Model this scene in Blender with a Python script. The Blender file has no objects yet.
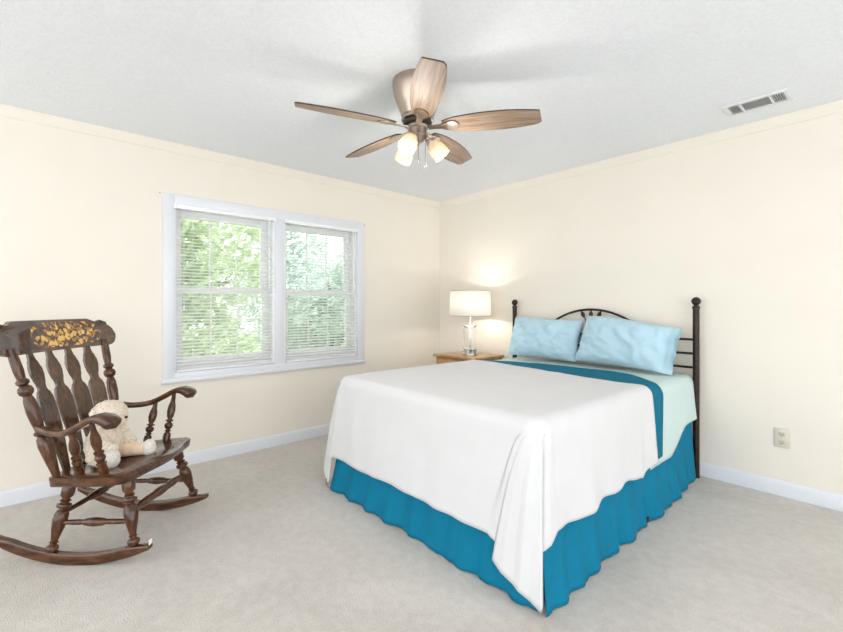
import bpy, bmesh, math, random
import numpy as np
from mathutils import Vector, Matrix, noise

random.seed(7)
PI = math.pi
R = math.radians
C = bpy.context.scene.collection

# ------------------------------------------------------------------ helpers
def link(o, parent=None):
    C.objects.link(o)
    if parent is not None:
        o.parent = parent
    return o

def obj(name, bm, mat, parent=None, smooth=35, loc=None):
    me = bpy.data.meshes.new(name)
    bmesh.ops.recalc_face_normals(bm, faces=bm.faces[:])
    bm.to_mesh(me)
    bm.free()
    if mat is not None:
        me.materials.append(mat)
    if smooth:
        me.polygons.foreach_set('use_smooth', [True] * len(me.polygons))
        if smooth < 180:
            me.set_sharp_from_angle(angle=R(smooth))
    o = bpy.data.objects.new(name, me)
    if loc is not None:
        o.location = loc
    return link(o, parent)

def tag(o, label, cat, group=None):
    o['label'] = label
    o['category'] = cat
    if group:
        o['group'] = group
    return o

def thing(name, label, cat, loc=(0, 0, 0), rotz=0, group=None):
    o = bpy.data.objects.new(name, None)
    o.empty_display_size = 0.1
    o.location = loc
    o.rotation_euler = (0, 0, rotz)
    C.objects.link(o)
    return tag(o, label, cat, group)

def struct(o):
    o['kind'] = 'structure'
    return o

def box(bm, x0, x1, y0, y1, z0, z1, bevel=0.0, seg=2):
    b = bmesh.new()
    bmesh.ops.create_cube(b, size=1.0)
    for v in b.verts:
        v.co = Vector(((x0 + x1) / 2 + v.co.x * (x1 - x0), (y0 + y1) / 2 + v.co.y * (y1 - y0), (z0 + z1) / 2 + v.co.z * (z1 - z0)))
    if bevel > 0:
        bmesh.ops.bevel(b, geom=b.edges[:], offset=bevel, segments=seg, affect='EDGES', profile=0.5)
    merge(bm, b)
    return bm

def merge(bm, b, M=None):
    m = {}
    for v in b.verts:
        m[v] = bm.verts.new(M @ v.co if M is not None else v.co)
    for f in b.faces:
        try:
            bm.faces.new([m[v] for v in f.verts])
        except ValueError:
            pass
    b.free()

def bx(*a, **k):
    return box(bmesh.new(), *a, **k)

def frame_of(d):
    d = Vector(d).normalized()
    up = Vector((0, 0, 1)) if abs(d.z) < 0.95 else Vector((1, 0, 0))
    s = d.cross(up).normalized()
    return d, s, s.cross(d).normalized()

def lathe(bm, A, B, prof, seg=20, cap=True):
    """profile of (t along A-B in metres or fraction, radius) spun about the axis A->B"""
    A, B = Vector(A), Vector(B)
    d, s, u = frame_of(B - A)
    L = (B - A).length
    rings = []
    for t, r in prof:
        c = A + d * (t * L)
        rings.append([bm.verts.new(c + (s * math.cos(2 * PI * k / seg) + u * math.sin(2 * PI * k / seg)) * max(r, 1e-4)) for k in range(seg)])
    for a, b in zip(rings, rings[1:]):
        for k in range(seg):
            bm.faces.new((a[k], a[(k + 1) % seg], b[(k + 1) % seg], b[k]))
    if cap:
        bm.faces.new(rings[0][::-1])
        bm.faces.new(rings[-1])
    return bm

def tube(bm, pts, r, seg=10, cap=True, flat=1.0):
    pts = [Vector(p) for p in pts]
    rs = r if isinstance(r, (list, tuple)) else [r] * len(pts)
    rings = []
    ps = None
    for i, p in enumerate(pts):
        d = (pts[min(i + 1, len(pts) - 1)] - pts[max(i - 1, 0)]).normalized()
        if ps is None:
            _, s, u = frame_of(d)
        else:
            s = (ps - d * ps.dot(d)).normalized()
            u = s.cross(d).normalized()
        ps = s
        rings.append([bm.verts.new(p + (s * math.cos(2 * PI * k / seg) + u * flat * math.sin(2 * PI * k / seg)) * rs[i]) for k in range(seg)])
    for a, b in zip(rings, rings[1:]):
        for k in range(seg):
            bm.faces.new((a[k], a[(k + 1) % seg], b[(k + 1) % seg], b[k]))
    if cap:
        bm.faces.new(rings[0][::-1])
        bm.faces.new(rings[-1])
    return bm

def ball(bm, c, r, sc=(1, 1, 1), seg=20, M=None):
    b = bmesh.new()
    bmesh.ops.create_uvsphere(b, u_segments=seg, v_segments=seg // 2 + 2, radius=r)
    for v in b.verts:
        v.co = Vector((v.co.x * sc[0], v.co.y * sc[1], v.co.z * sc[2]))
        if M is not None:
            v.co = M @ v.co
        v.co += Vector(c)
    merge(bm, b)
    return bm

def grid_faces(bm, rows, closed=False):
    for a, b in zip(rows, rows[1:]):
        n = len(a)
        for k in range(n if closed else n - 1):
            bm.faces.new((a[k], a[(k + 1) % n], b[(k + 1) % n], b[k]))

def slab(bm, outline, h, place):
    """closed 2-D outline extruded by h; place(u, v, w) -> point"""
    a = [bm.verts.new(place(u, v, 0)) for u, v in outline]
    b = [bm.verts.new(place(u, v, h)) for u, v in outline]
    n = len(a)
    bm.faces.new(a[::-1])
    bm.faces.new(b)
    for k in range(n):
        bm.faces.new((a[k], a[(k + 1) % n], b[(k + 1) % n], b[k]))
    return bm

def smoothstep(a, b, x):
    t = min(1, max(0, (x - a) / (b - a)))
    return t * t * (3 - 2 * t)

def catmull(P, n=8):
    P = [Vector(p) for p in P]
    Q = [P[0] * 2 - P[1]] + P + [P[-1] * 2 - P[-2]]
    out = []
    for i in range(1, len(Q) - 2):
        for k in range(n):
            t = k / n
            a, b, c, d = Q[i - 1], Q[i], Q[i + 1], Q[i + 2]
            out.append(0.5 * ((2 * b) + (c - a) * t + (2 * a - 5 * b + 4 * c - d) * t * t + (3 * b - a - 3 * c + d) * t ** 3))
    out.append(P[-1])
    return out

def mod(o, kind, **kw):
    m = o.modifiers.new(kind.lower(), kind)
    for k, v in kw.items():
        setattr(m, k, v)
    return m

# ------------------------------------------------------------------ materials
def new_mat(name):
    m = bpy.data.materials.new(name)
    m.use_nodes = True
    nt = m.node_tree
    return m, nt, nt.nodes['Principled BSDF']

def plain(name, col, rough=0.5, metal=0.0, spec=0.5, coat=0.0, coat_rough=0.1):
    m, nt, p = new_mat(name)
    p.inputs['Base Color'].default_value = (*col, 1)
    p.inputs['Roughness'].default_value = rough
    p.inputs['Metallic'].default_value = metal
    p.inputs['Specular IOR Level'].default_value = spec
    p.inputs['Coat Weight'].default_value = coat
    p.inputs['Coat Roughness'].default_value = coat_rough
    return m

def N(nt, t, **kw):
    n = nt.nodes.new(t)
    for k, v in kw.items():
        if k in n.inputs:
            n.inputs[k].default_value = v
        else:
            setattr(n, k, v)
    return n

def coords(nt, kind='Object', scale=(1, 1, 1)):
    tc = N(nt, 'ShaderNodeTexCoord')
    mp = N(nt, 'ShaderNodeMapping')
    mp.inputs['Scale'].default_value = scale
    nt.links.new(tc.outputs[kind], mp.inputs['Vector'])
    return mp.outputs['Vector']

def noisy(name, c1, c2, scale=20, rough=0.6, bump=0.0, bscale=None, bdist=0.01, stretch=(1, 1, 1), detail=4, lo=0.35, hi=0.65, metal=0.0, spec=0.5, coat=0.0, coat_rough=0.1, sheen=0.0):
    m, nt, p = new_mat(name)
    v = coords(nt, 'Object', stretch)
    n = N(nt, 'ShaderNodeTexNoise', Scale=scale, Detail=detail)
    nt.links.new(v, n.inputs['Vector'])
    r = N(nt, 'ShaderNodeValToRGB')
    r.color_ramp.elements[0].position = lo
    r.color_ramp.elements[1].position = hi
    r.color_ramp.elements[0].color = (*c1, 1)
    r.color_ramp.elements[1].color = (*c2, 1)
    nt.links.new(n.outputs['Fac'], r.inputs['Fac'])
    nt.links.new(r.outputs['Color'], p.inputs['Base Color'])
    p.inputs['Roughness'].default_value = rough
    p.inputs['Metallic'].default_value = metal
    p.inputs['Specular IOR Level'].default_value = spec
    p.inputs['Coat Weight'].default_value = coat
    p.inputs['Coat Roughness'].default_value = coat_rough
    p.inputs['Sheen Weight'].default_value = sheen
    if bump:
        n2 = N(nt, 'ShaderNodeTexNoise', Scale=bscale or scale, Detail=3)
        nt.links.new(v, n2.inputs['Vector'])
        b = N(nt, 'ShaderNodeBump', Strength=bump, Distance=bdist)
        nt.links.new(n2.outputs['Fac'], b.inputs['Height'])
        nt.links.new(b.outputs['Normal'], p.inputs['Normal'])
    return m

def wood(name, c1, c2, c3, stretch, scale=6, rough=0.4, coat=0.0, coat_rough=0.15, spec=0.5, cior=1.5):
    """grain streaks along the axis with the smallest stretch value"""
    m, nt, p = new_mat(name)
    v = coords(nt, 'Object', stretch)
    n = N(nt, 'ShaderNodeTexNoise', Scale=scale, Detail=6, Distortion=0.6)
    nt.links.new(v, n.inputs['Vector'])
    r = N(nt, 'ShaderNodeValToRGB')
    e = r.color_ramp.elements
    e[0].position, e[0].color = 0.3, (*c1, 1)
    e[1].position, e[1].color = 0.72, (*c3, 1)
    k = e.new(0.5)
    k.color = (*c2, 1)
    nt.links.new(n.outputs['Fac'], r.inputs['Fac'])
    nt.links.new(r.outputs['Color'], p.inputs['Base Color'])
    p.inputs['Roughness'].default_value = rough
    p.inputs['Coat Weight'].default_value = coat
    p.inputs['Coat Roughness'].default_value = coat_rough
    p.inputs['Coat IOR'].default_value = cior
    p.inputs['Specular IOR Level'].default_value = spec
    b = N(nt, 'ShaderNodeBump', Strength=0.06, Distance=0.002)
    nt.links.new(n.outputs['Fac'], b.inputs['Height'])
    nt.links.new(b.outputs['Normal'], p.inputs['Normal'])
    return m

WALL = noisy('cream_wall_paint', (0.80, 0.755, 0.67), (0.815, 0.77, 0.685), 3, 0.75, 0.08, 220, 0.003, spec=0.2)
TRIMC = plain('cream_trim_paint', (0.80, 0.755, 0.67), 0.6, spec=0.2)
CEIL = noisy('textured_ceiling', (0.81, 0.835, 0.875), (0.85, 0.875, 0.91), 60, 0.9, 0.5, 150, 0.006, spec=0.1)
WHITE = plain('white_trim_paint', (0.72, 0.74, 0.78), 0.35)
VINYL = plain('white_vinyl', (0.88, 0.89, 0.91), 0.4)
BLIND = plain('blind_white', (0.85, 0.865, 0.885), 0.45)
def slat_mat():
    m = bpy.data.materials.new('blind_slat_vinyl')
    m.use_nodes = True
    nt = m.node_tree
    p = nt.nodes['Principled BSDF']
    p.inputs['Base Color'].default_value = (0.92, 0.92, 0.92, 1)
    p.inputs['Roughness'].default_value = 0.45
    t = nt.nodes.new('ShaderNodeBsdfTranslucent')
    t.inputs['Color'].default_value = (0.9, 0.9, 0.88, 1)
    mx = nt.nodes.new('ShaderNodeMixShader')
    mx.inputs[0].default_value = 0.40
    nt.links.new(p.outputs[0], mx.inputs[1])
    nt.links.new(t.outputs[0], mx.inputs[2])
    nt.links.new(mx.outputs[0], nt.nodes['Material Output'].inputs['Surface'])
    return m
SLATM = slat_mat()

def carpet():
    m, nt, p = new_mat('carpet_beige_grey')
    v = coords(nt, 'Object')
    fine = N(nt, 'ShaderNodeTexNoise', Scale=160, Detail=3)
    big = N(nt, 'ShaderNodeTexNoise', Scale=1.7, Detail=4, Distortion=0.8)
    mid = N(nt, 'ShaderNodeTexNoise', Scale=22, Detail=4)
    for n in (fine, big, mid):
        nt.links.new(v, n.inputs['Vector'])
    a = N(nt, 'ShaderNodeMath', operation='MULTIPLY_ADD')
    a.inputs[1].default_value = 0.45
    nt.links.new(fine.outputs['Fac'], a.inputs[0])
    b = N(nt, 'ShaderNodeMath', operation='MULTIPLY_ADD')
    b.inputs[1].default_value = 0.35
    nt.links.new(big.outputs['Fac'], b.inputs[0])
    c = N(nt, 'ShaderNodeMath', operation='MULTIPLY')
    c.inputs[1].default_value = 0.30
    nt.links.new(mid.outputs['Fac'], c.inputs[0])
    nt.links.new(c.outputs[0], b.inputs[2])
    nt.links.new(b.outputs[0], a.inputs[2])
    r = N(nt, 'ShaderNodeValToRGB')
    r.color_ramp.elements[0].position = 0.38
    r.color_ramp.elements[1].position = 0.72
    r.color_ramp.elements[0].color = (0.47, 0.435, 0.395, 1)
    r.color_ramp.elements[1].color = (0.66, 0.625, 0.58, 1)
    nt.links.new(a.outputs[0], r.inputs['Fac'])
    nt.links.new(r.outputs['Color'], p.inputs['Base Color'])
    p.inputs['Roughness'].default_value = 0.95
    p.inputs['Specular IOR Level'].default_value = 0.1
    p.inputs['Sheen Weight'].default_value = 0.15
    bp = N(nt, 'ShaderNodeBump', Strength=0.6, Distance=0.008)
    nt.links.new(fine.outputs['Fac'], bp.inputs['Height'])
    nt.links.new(bp.outputs['Normal'], p.inputs['Normal'])
    return m
CARPET = carpet()

def fabric(name, col, weave=350, bump=0.25, var=0.06, rough=0.85, sheen=0.1, trans=0.0):
    m, nt, p = new_mat(name)
    v = coords(nt, 'Object')
    n = N(nt, 'ShaderNodeTexNoise', Scale=9, Detail=3)
    nt.links.new(v, n.inputs['Vector'])
    r = N(nt, 'ShaderNodeValToRGB')
    r.color_ramp.elements[0].position = 0.3
    r.color_ramp.elements[1].position = 0.7
    r.color_ramp.elements[0].color = (*[c * (1 - var) for c in col], 1)
    r.color_ramp.elements[1].color = (*[min(1, c * (1 + var)) for c in col], 1)
    nt.links.new(n.outputs['Fac'], r.inputs['Fac'])
    nt.links.new(r.outputs['Color'], p.inputs['Base Color'])
    p.inputs['Roughness'].default_value = rough
    p.inputs['Specular IOR Level'].default_value = 0.2
    p.inputs['Sheen Weight'].default_value = sheen
    w = N(nt, 'ShaderNodeTexNoise', Scale=weave, Detail=1)
    nt.links.new(v, w.inputs['Vector'])
    b = N(nt, 'ShaderNodeBump', Strength=bump, Distance=0.002)
    nt.links.new(w.outputs['Fac'], b.inputs['Height'])
    nt.links.new(b.outputs['Normal'], p.inputs['Normal'])
    return m
COVER = fabric('white_coverlet_weave', (0.66, 0.66, 0.67), 260, 0.35, 0.015)
SHEET = fabric('pale_aqua_cotton', (0.55, 0.68, 0.655), 500, 0.15, 0.02)
PILLOWC = fabric('light_blue_cotton', (0.45, 0.64, 0.735), 500, 0.15, 0.03)
BLANKET = fabric('teal_fleece', (0.003, 0.145, 0.235), 300, 0.3, 0.08, sheen=0.0)
SKIRT = fabric('teal_bedskirt_cotton', (0.0015, 0.170, 0.29), 300, 0.2, 0.06, sheen=0.0)
TICKING = fabric('mattress_ticking', (0.72, 0.74, 0.74), 200, 0.3, 0.02)
IRON = noisy('dark_bronze_iron', (0.018, 0.012, 0.010), (0.04, 0.026, 0.02), 40, 0.38, metal=0.55)
CHAIRW = wood('dark_lacquered_walnut', (0.028, 0.009, 0.003), (0.066, 0.023, 0.007), (0.125, 0.050, 0.016), (5, 5, 1.2), 9, 0.4, 1.0, 0.10, 0.05)
SEATW = wood('dark_lacquered_walnut_seat', (0.028, 0.009, 0.003), (0.066, 0.023, 0.007), (0.125, 0.050, 0.016), (1.2, 6, 5), 7, 0.4, 1.0, 0.10, 0.05)
BLADEW = wood('weathered_driftwood', (0.17, 0.105, 0.068), (0.29, 0.20, 0.14), (0.40, 0.30, 0.225), (1.0, 14, 8), 4, 0.5)
BLADE_EDGE = plain('dark_blade_edge', (0.035, 0.022, 0.016), 0.5)
OAK = wood('honey_oak', (0.32, 0.15, 0.05), (0.46, 0.24, 0.09), (0.58, 0.33, 0.14), (1.0, 9, 9), 5, 0.35, 0.3)
NICKEL = plain('brushed_nickel', (0.46, 0.385, 0.325), 0.30, 1.0)
CHAIN = plain('dark_nickel_chain', (0.16, 0.14, 0.12), 0.4, 1.0)
CHROME = plain('polished_chrome', (0.75, 0.75, 0.76), 0.08, 1.0)
DARKHOLE = plain('duct_dark', (0.03, 0.03, 0.03), 0.8)
SLOT = plain('slot_dark', (0.05, 0.045, 0.04), 0.6)
IVORY = plain('ivory_plastic', (0.66, 0.62, 0.52), 0.35)
IVORY2 = plain('ivory_socket_plastic', (0.57, 0.53, 0.44), 0.3)
VENTW = plain('vent_enamel', (0.72, 0.73, 0.74), 0.4)
TAGM = plain('care_tag_cloth', (0.22, 0.19, 0.16), 0.8)
STICK = plain('white_sticker', (0.85, 0.87, 0.92), 0.5)
FUR = noisy('cream_curly_plush', (0.72, 0.58, 0.43), (0.90, 0.82, 0.70), 110, 0.95, 0.8, 120, 0.01, sheen=0.4)
PEACH = noisy('peach_velour', (0.76, 0.55, 0.38), (0.83, 0.66, 0.50), 30, 0.8, sheen=0.3)
PALEFUR = noisy('white_plush', (0.74, 0.69, 0.62), (0.86, 0.82, 0.77), 110, 0.95, 0.8, 120, 0.01, sheen=0.4)
EYE = plain('black_bead', (0.01, 0.01, 0.01), 0.15)

def glassy(name, rough=0.0):
    """thin pane: lets light straight through, reflects a little"""
    m, nt, p = new_mat(name)
    nt.nodes.remove(p)
    out = nt.nodes['Material Output']
    t = N(nt, 'ShaderNodeBsdfTransparent')
    g = N(nt, 'ShaderNodeBsdfGlossy')
    g.inputs['Roughness'].default_value = 0.02
    f = N(nt, 'ShaderNodeFresnel', IOR=1.35)
    mx = N(nt, 'ShaderNodeMixShader')
    nt.links.new(f.outputs[0], mx.inputs[0])
    nt.links.new(t.outputs[0], mx.inputs[1])
    nt.links.new(g.outputs[0], mx.inputs[2])
    nt.links.new(mx.outputs[0], out.inputs['Surface'])
    return m
PANE = glassy('window_glass')
def real_glass():
    m, nt, p = new_mat('clear_lamp_glass')
    p.inputs['Base Color'].default_value = (0.97, 0.98, 0.98, 1)
    p.inputs['Roughness'].default_value = 0.02
    p.inputs['Transmission Weight'].default_value = 1.0
    p.inputs['IOR'].default_value = 1.25
    return m
LAMPGLASS = real_glass()

def shade_mat(name, col, emit, strength, trans=0.5):
    m, nt, p = new_mat(name)
    nt.nodes.remove(p)
    out = nt.nodes['Material Output']
    d = N(nt, 'ShaderNodeBsdfDiffuse')
    d.inputs['Color'].default_value = (*col, 1)
    t = N(nt, 'ShaderNodeBsdfTranslucent')
    t.inputs['Color'].default_value = (*col, 1)
    mx = N(nt, 'ShaderNodeMixShader')
    mx.inputs[0].default_value = trans
    nt.links.new(d.outputs[0], mx.inputs[1])
    nt.links.new(t.outputs[0], mx.inputs[2])
    e = N(nt, 'ShaderNodeEmission')
    e.inputs['Color'].default_value = (*emit, 1)
    e.inputs['Strength'].default_value = strength
    ad = N(nt, 'ShaderNodeAddShader')
    nt.links.new(mx.outputs[0], ad.inputs[0])
    nt.links.new(e.outputs[0], ad.inputs[1])
    nt.links.new(ad.outputs[0], out.inputs['Surface'])
    return m
LAMPSHADE = shade_mat('white_linen_shade', (0.82, 0.78, 0.70), (1, 0.97, 0.92), 0.16, 0.30)
FROST = shade_mat('frosted_glass_lit', (0.72, 0.62, 0.47), (1.0, 0.80, 0.55), 0.03, 0.25)
BULB = shade_mat('lit_bulb', (0.9, 0.9, 0.9), (1.0, 0.86, 0.66), 1.0)

SLATW = wood('dark_lacquered_walnut_slat', (0.028, 0.011, 0.004), (0.070, 0.028, 0.010), (0.12, 0.052, 0.019), (5, 5, 1.2), 9, 0.4, 1.0, 0.08, 0.05, 1.7)
def crest_mat():
    """lacquered walnut with a worn gold fruit-and-leaf stencil across the middle"""
    m = wood('stencilled_walnut', (0.028, 0.009, 0.003), (0.066, 0.023, 0.007), (0.125, 0.050, 0.016), (5, 1.2, 5), 9, 0.4, 1.0, 0.07, 0.05, 2.0)
    nt = m.node_tree
    p = nt.nodes['Principled BSDF']
    old = p.inputs['Base Color'].links[0].from_socket
    v = coords(nt, 'Object')
    sx = N(nt, 'ShaderNodeSeparateXYZ')
    nt.links.new(v, sx.inputs[0])
    def M(op, a, b=None, c=None):
        n = N(nt, 'ShaderNodeMath', operation=op)
        for i, q in enumerate((a, b, c)):
            if q is None:
                continue
            if isinstance(q, (int, float)):
                n.inputs[i].default_value = q
            else:
                nt.links.new(q, n.inputs[i])
        return n.outputs[0]
    ey = M('DIVIDE', M('SUBTRACT', sx.outputs['Y'], 0.07), 0.22)
    ez = M('DIVIDE', M('SUBTRACT', sx.outputs['Z'], 1.068), 0.066)
    dd = M('ADD', M('POWER', M('ABSOLUTE', ey), 4.0), M('POWER', M('ABSOLUTE', ez), 3.0))
    inside = M('SUBTRACT', 1.0, dd)
    vor = N(nt, 'ShaderNodeTexVoronoi', Scale=38)
    nt.links.new(v, vor.inputs['Vector'])
    noi = N(nt, 'ShaderNodeTexNoise', Scale=55, Detail=3)
    nt.links.new(v, noi.inputs['Vector'])
    blot = M('SUBTRACT', M('ADD', M('MULTIPLY', noi.outputs['Fac'], 1.2), M('MULTIPLY', inside, 0.16)), M('MULTIPLY', vor.outputs['Distance'], 0.75))
    mask = M('GREATER_THAN', blot, 0.34)
    mask = M('MULTIPLY', mask, M('GREATER_THAN', inside, 0.0))
    gold = N(nt, 'ShaderNodeValToRGB')
    gold.color_ramp.elements[0].color = (0.40, 0.17, 0.025, 1)
    gold.color_ramp.elements[1].color = (0.78, 0.47, 0.11, 1)
    gold.color_ramp.elements[0].position = 0.35
    gold.color_ramp.elements[1].position = 0.65
    nt.links.new(vor.outputs['Color'], gold.inputs['Fac'])
    mx = N(nt, 'ShaderNodeMix', data_type='RGBA')
    nt.links.new(mask, mx.inputs[0])
    nt.links.new(old, mx.inputs[6])
    nt.links.new(gold.outputs['Color'], mx.inputs[7])
    nt.links.new(mx.outputs[2], p.inputs['Base Color'])
    return m
CRESTW = crest_mat()

def leaf_mat(name, c1, c2):
    m, nt, p = new_mat(name)
    nt.nodes.remove(p)
    out = nt.nodes['Material Output']
    v = coords(nt, 'Object')
    n = N(nt, 'ShaderNodeTexNoise', Scale=1.6, Detail=4)
    nt.links.new(v, n.inputs['Vector'])
    r = N(nt, 'ShaderNodeValToRGB')
    r.color_ramp.elements[0].position = 0.35
    r.color_ramp.elements[1].position = 0.65
    r.color_ramp.elements[0].color = (*c1, 1)
    r.color_ramp.elements[1].color = (*c2, 1)
    nt.links.new(n.outputs['Fac'], r.inputs['Fac'])
    d = N(nt, 'ShaderNodeBsdfDiffuse')
    t = N(nt, 'ShaderNodeBsdfTranslucent')
    mx = N(nt, 'ShaderNodeMixShader')
    mx.inputs[0].default_value = 0.5
    nt.links.new(r.outputs['Color'], d.inputs['Color'])
    nt.links.new(r.outputs['Color'], t.inputs['Color'])
    nt.links.new(d.outputs[0], mx.inputs[1])
    nt.links.new(t.outputs[0], mx.inputs[2])
    nt.links.new(mx.outputs[0], out.inputs['Surface'])
    return m
LEAF_Y = leaf_mat('leaves_yellow_green', (0.40, 0.50, 0.31), (0.64, 0.72, 0.55))
LEAF_B = leaf_mat('leaves_blue_green', (0.40, 0.50, 0.45), (0.62, 0.71, 0.68))
BARK = noisy('grey_bark', (0.25, 0.22, 0.19), (0.38, 0.35, 0.31), 14, 0.9, 0.6, 20, 0.02)
LAWN = noisy('lawn_green', (0.16, 0.26, 0.08), (0.26, 0.38, 0.14), 6, 0.95)

# ------------------------------------------------------------------ camera (level, two-point perspective)
CAM = Vector((3.67, -3.59, 1.22))
VA = R(138.06)
F_PX = 433.5
cd = bpy.data.cameras.new('camera')
cd.sensor_fit = 'HORIZONTAL'
cd.sensor_width = 36
cd.lens = 36 * F_PX / 843
cd.shift_y = -10.0 / 843
cd.clip_start = 0.05
cam = bpy.data.objects.new('camera', cd)
cam.location = CAM
cam.rotation_euler = (R(90), 0, VA - R(90))
C.objects.link(cam)
bpy.context.scene.camera = cam

# ------------------------------------------------------------------ room shell
H = 2.44
XR, YF = 6.1, -6.0
WY0, WY1, WZ0, WZ1 = -2.80, -1.165, 0.715, 1.985     # rough opening of the window pair
struct(obj('floor', bx(-0.15, XR + 0.12, YF - 0.6, 0.15, -0.12, 0), CARPET))
struct(obj('ceiling', bx(-0.15, XR + 0.12, YF, 0.15, H, H + 0.12), CEIL))
w = bmesh.new()
box(w, -0.15, 0, YF, WY0, 0, H)
box(w, -0.15, 0, WY1, 0.15, 0, H)
box(w, -0.15, 0, WY0, WY1, 0, WZ0)
box(w, -0.15, 0, WY0, WY1, WZ1, H)
struct(obj('wall_left', w, WALL, smooth=0))
struct(obj('wall_back', bx(0, XR + 0.12, 0, 0.15, 0, H), WALL, smooth=0))

def prism_along(prof, place, L0, L1):
    b = bmesh.new()
    a = [b.verts.new(place(u, v, L0)) for u, v in prof]
    c = [b.verts.new(place(u, v, L1)) for u, v in prof]
    n = len(a)
    b.faces.new(a)
    b.faces.new(c[::-1])
    for k in range(n):
        b.faces.new((a[k], c[k], c[(k + 1) % n], a[(k + 1) % n]))
    return b
crown = [(0, H), (0.028, H), (0.028, H - 0.012), (0.018, H - 0.03), (0.009, H - 0.05), (0.006, H - 0.062), (0, H - 0.066)]
struct(obj('trim_1', prism_along(crown, lambda u, v, l: (u, l, v), YF, 0), TRIMC))
struct(obj('trim_2', prism_along(crown, lambda u, v, l: (l, -u, v), 0.028, XR), TRIMC))
base = [(0, 0), (0.015, 0), (0.015, 0.075), (0.011, 0.088), (0.006, 0.096), (0, 0.098)]
struct(obj('baseboard_left', prism_along(base, lambda u, v, l: (u, l, v), YF, 0), WHITE))
struct(obj('baseboard_back', prism_along(base, lambda u, v, l: (l, -u, v), 0.015, XR), WHITE))

# window casing, shared by the two windows
cz0, cz1, cy0, cy1 = 0.645, 2.06, -2.87, -1.095
b = bmesh.new()
box(b, 0, 0.020, cy0, WY0 + 0.005, cz0 + 0.03, cz1, 0.004)
box(b, 0, 0.020, WY1 - 0.005, cy1, cz0 + 0.03, cz1, 0.004)
box(b, 0, 0.019, WY0 + 0.004, WY1 - 0.004, WZ1 - 0.005, cz1, 0.004)
box(b, 0, 0.019, WY0 + 0.004, WY1 - 0.004, cz0 + 0.03, WZ0 + 0.004, 0.004)
box(b, 0, 0.034, cy0 - 0.012, cy1 + 0.012, cz0, cz0 + 0.032, 0.006)
struct(obj('trim_3', b, WHITE))
MUL0, MUL1 = -2.015, -1.935                            # mullion between the units
struct(obj('trim_4', bx(-0.15, 0.014, MUL0, MUL1, WZ0, WZ1, bevel=0.004), WHITE))

def window_unit(name, y0, y1):
    root = bpy.data.objects.new(name, None)
    root.location = (-0.09, (y0 + y1) / 2, WZ0)
    C.objects.link(root)
    struct(root)
    hw = (y1 - y0) / 2
    hh = WZ1 - WZ0
    j = bmesh.new()
    box(j, -0.06, 0.088, -hw, -hw + 0.02, 0, hh)
    box(j, -0.06, 0.088, hw - 0.02, hw, 0, hh)
    box(j, -0.06, 0.088, -hw + 0.02, hw - 0.02, 0, 0.025)
    box(j, -0.06, 0.088, -hw + 0.02, hw - 0.02, hh - 0.02, hh)
    obj('jamb', j, VINYL, root)
    mid = 1.345 - WZ0
    for nm, x, za, zb in (('upper_sash', -0.035, mid - 0.022, hh - 0.02), ('lower_sash', 0.0, 0.025, mid + 0.022)):
        s = bmesh.new()
        a0, a1 = -hw + 0.02, hw - 0.02
        st = 0.058
        box(s, x - 0.016, x + 0.016, a0, a0 + st, za, zb, 0.003)
        box(s, x - 0.016, x + 0.016, a1 - st, a1, za, zb, 0.003)
        bot = 0.07 if nm == 'lower_sash' else 0.042
        top = 0.05 if nm == 'upper_sash' else 0.042
        box(s, x - 0.016, x + 0.016, a0 + st, a1 - st, za, za + bot, 0.003)
        box(s, x - 0.016, x + 0.016, a0 + st, a1 - st, zb - top, zb, 0.003)
        sash = obj(nm, s, VINYL, root)
        obj('pane', bx(x - 0.003, x + 0.003, a0 + st - 0.005, a1 - st + 0.005, za + bot - 0.005, zb - top + 0.005), PANE, sash, smooth=0)
        m = bmesh.new()
        for q in (1, 2):
            yy = a0 + st + (a1 - a0 - 2 * st) * q / 3
            box(m, x + 0.0045, x + 0.0105, yy - 0.006, yy + 0.006, za + bot - 0.002, zb - top + 0.002)
        obj('muntin', m, VINYL, sash)
    lk = bmesh.new()
    box(lk, 0.0, 0.03, -0.03, 0.03, mid + 0.022, mid + 0.034, 0.004)
    obj('sash_lock', lk, VINYL, root)
    return root
window_unit('window_1', WY0, MUL0)
window_unit('window_2', MUL1, WY1)

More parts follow.
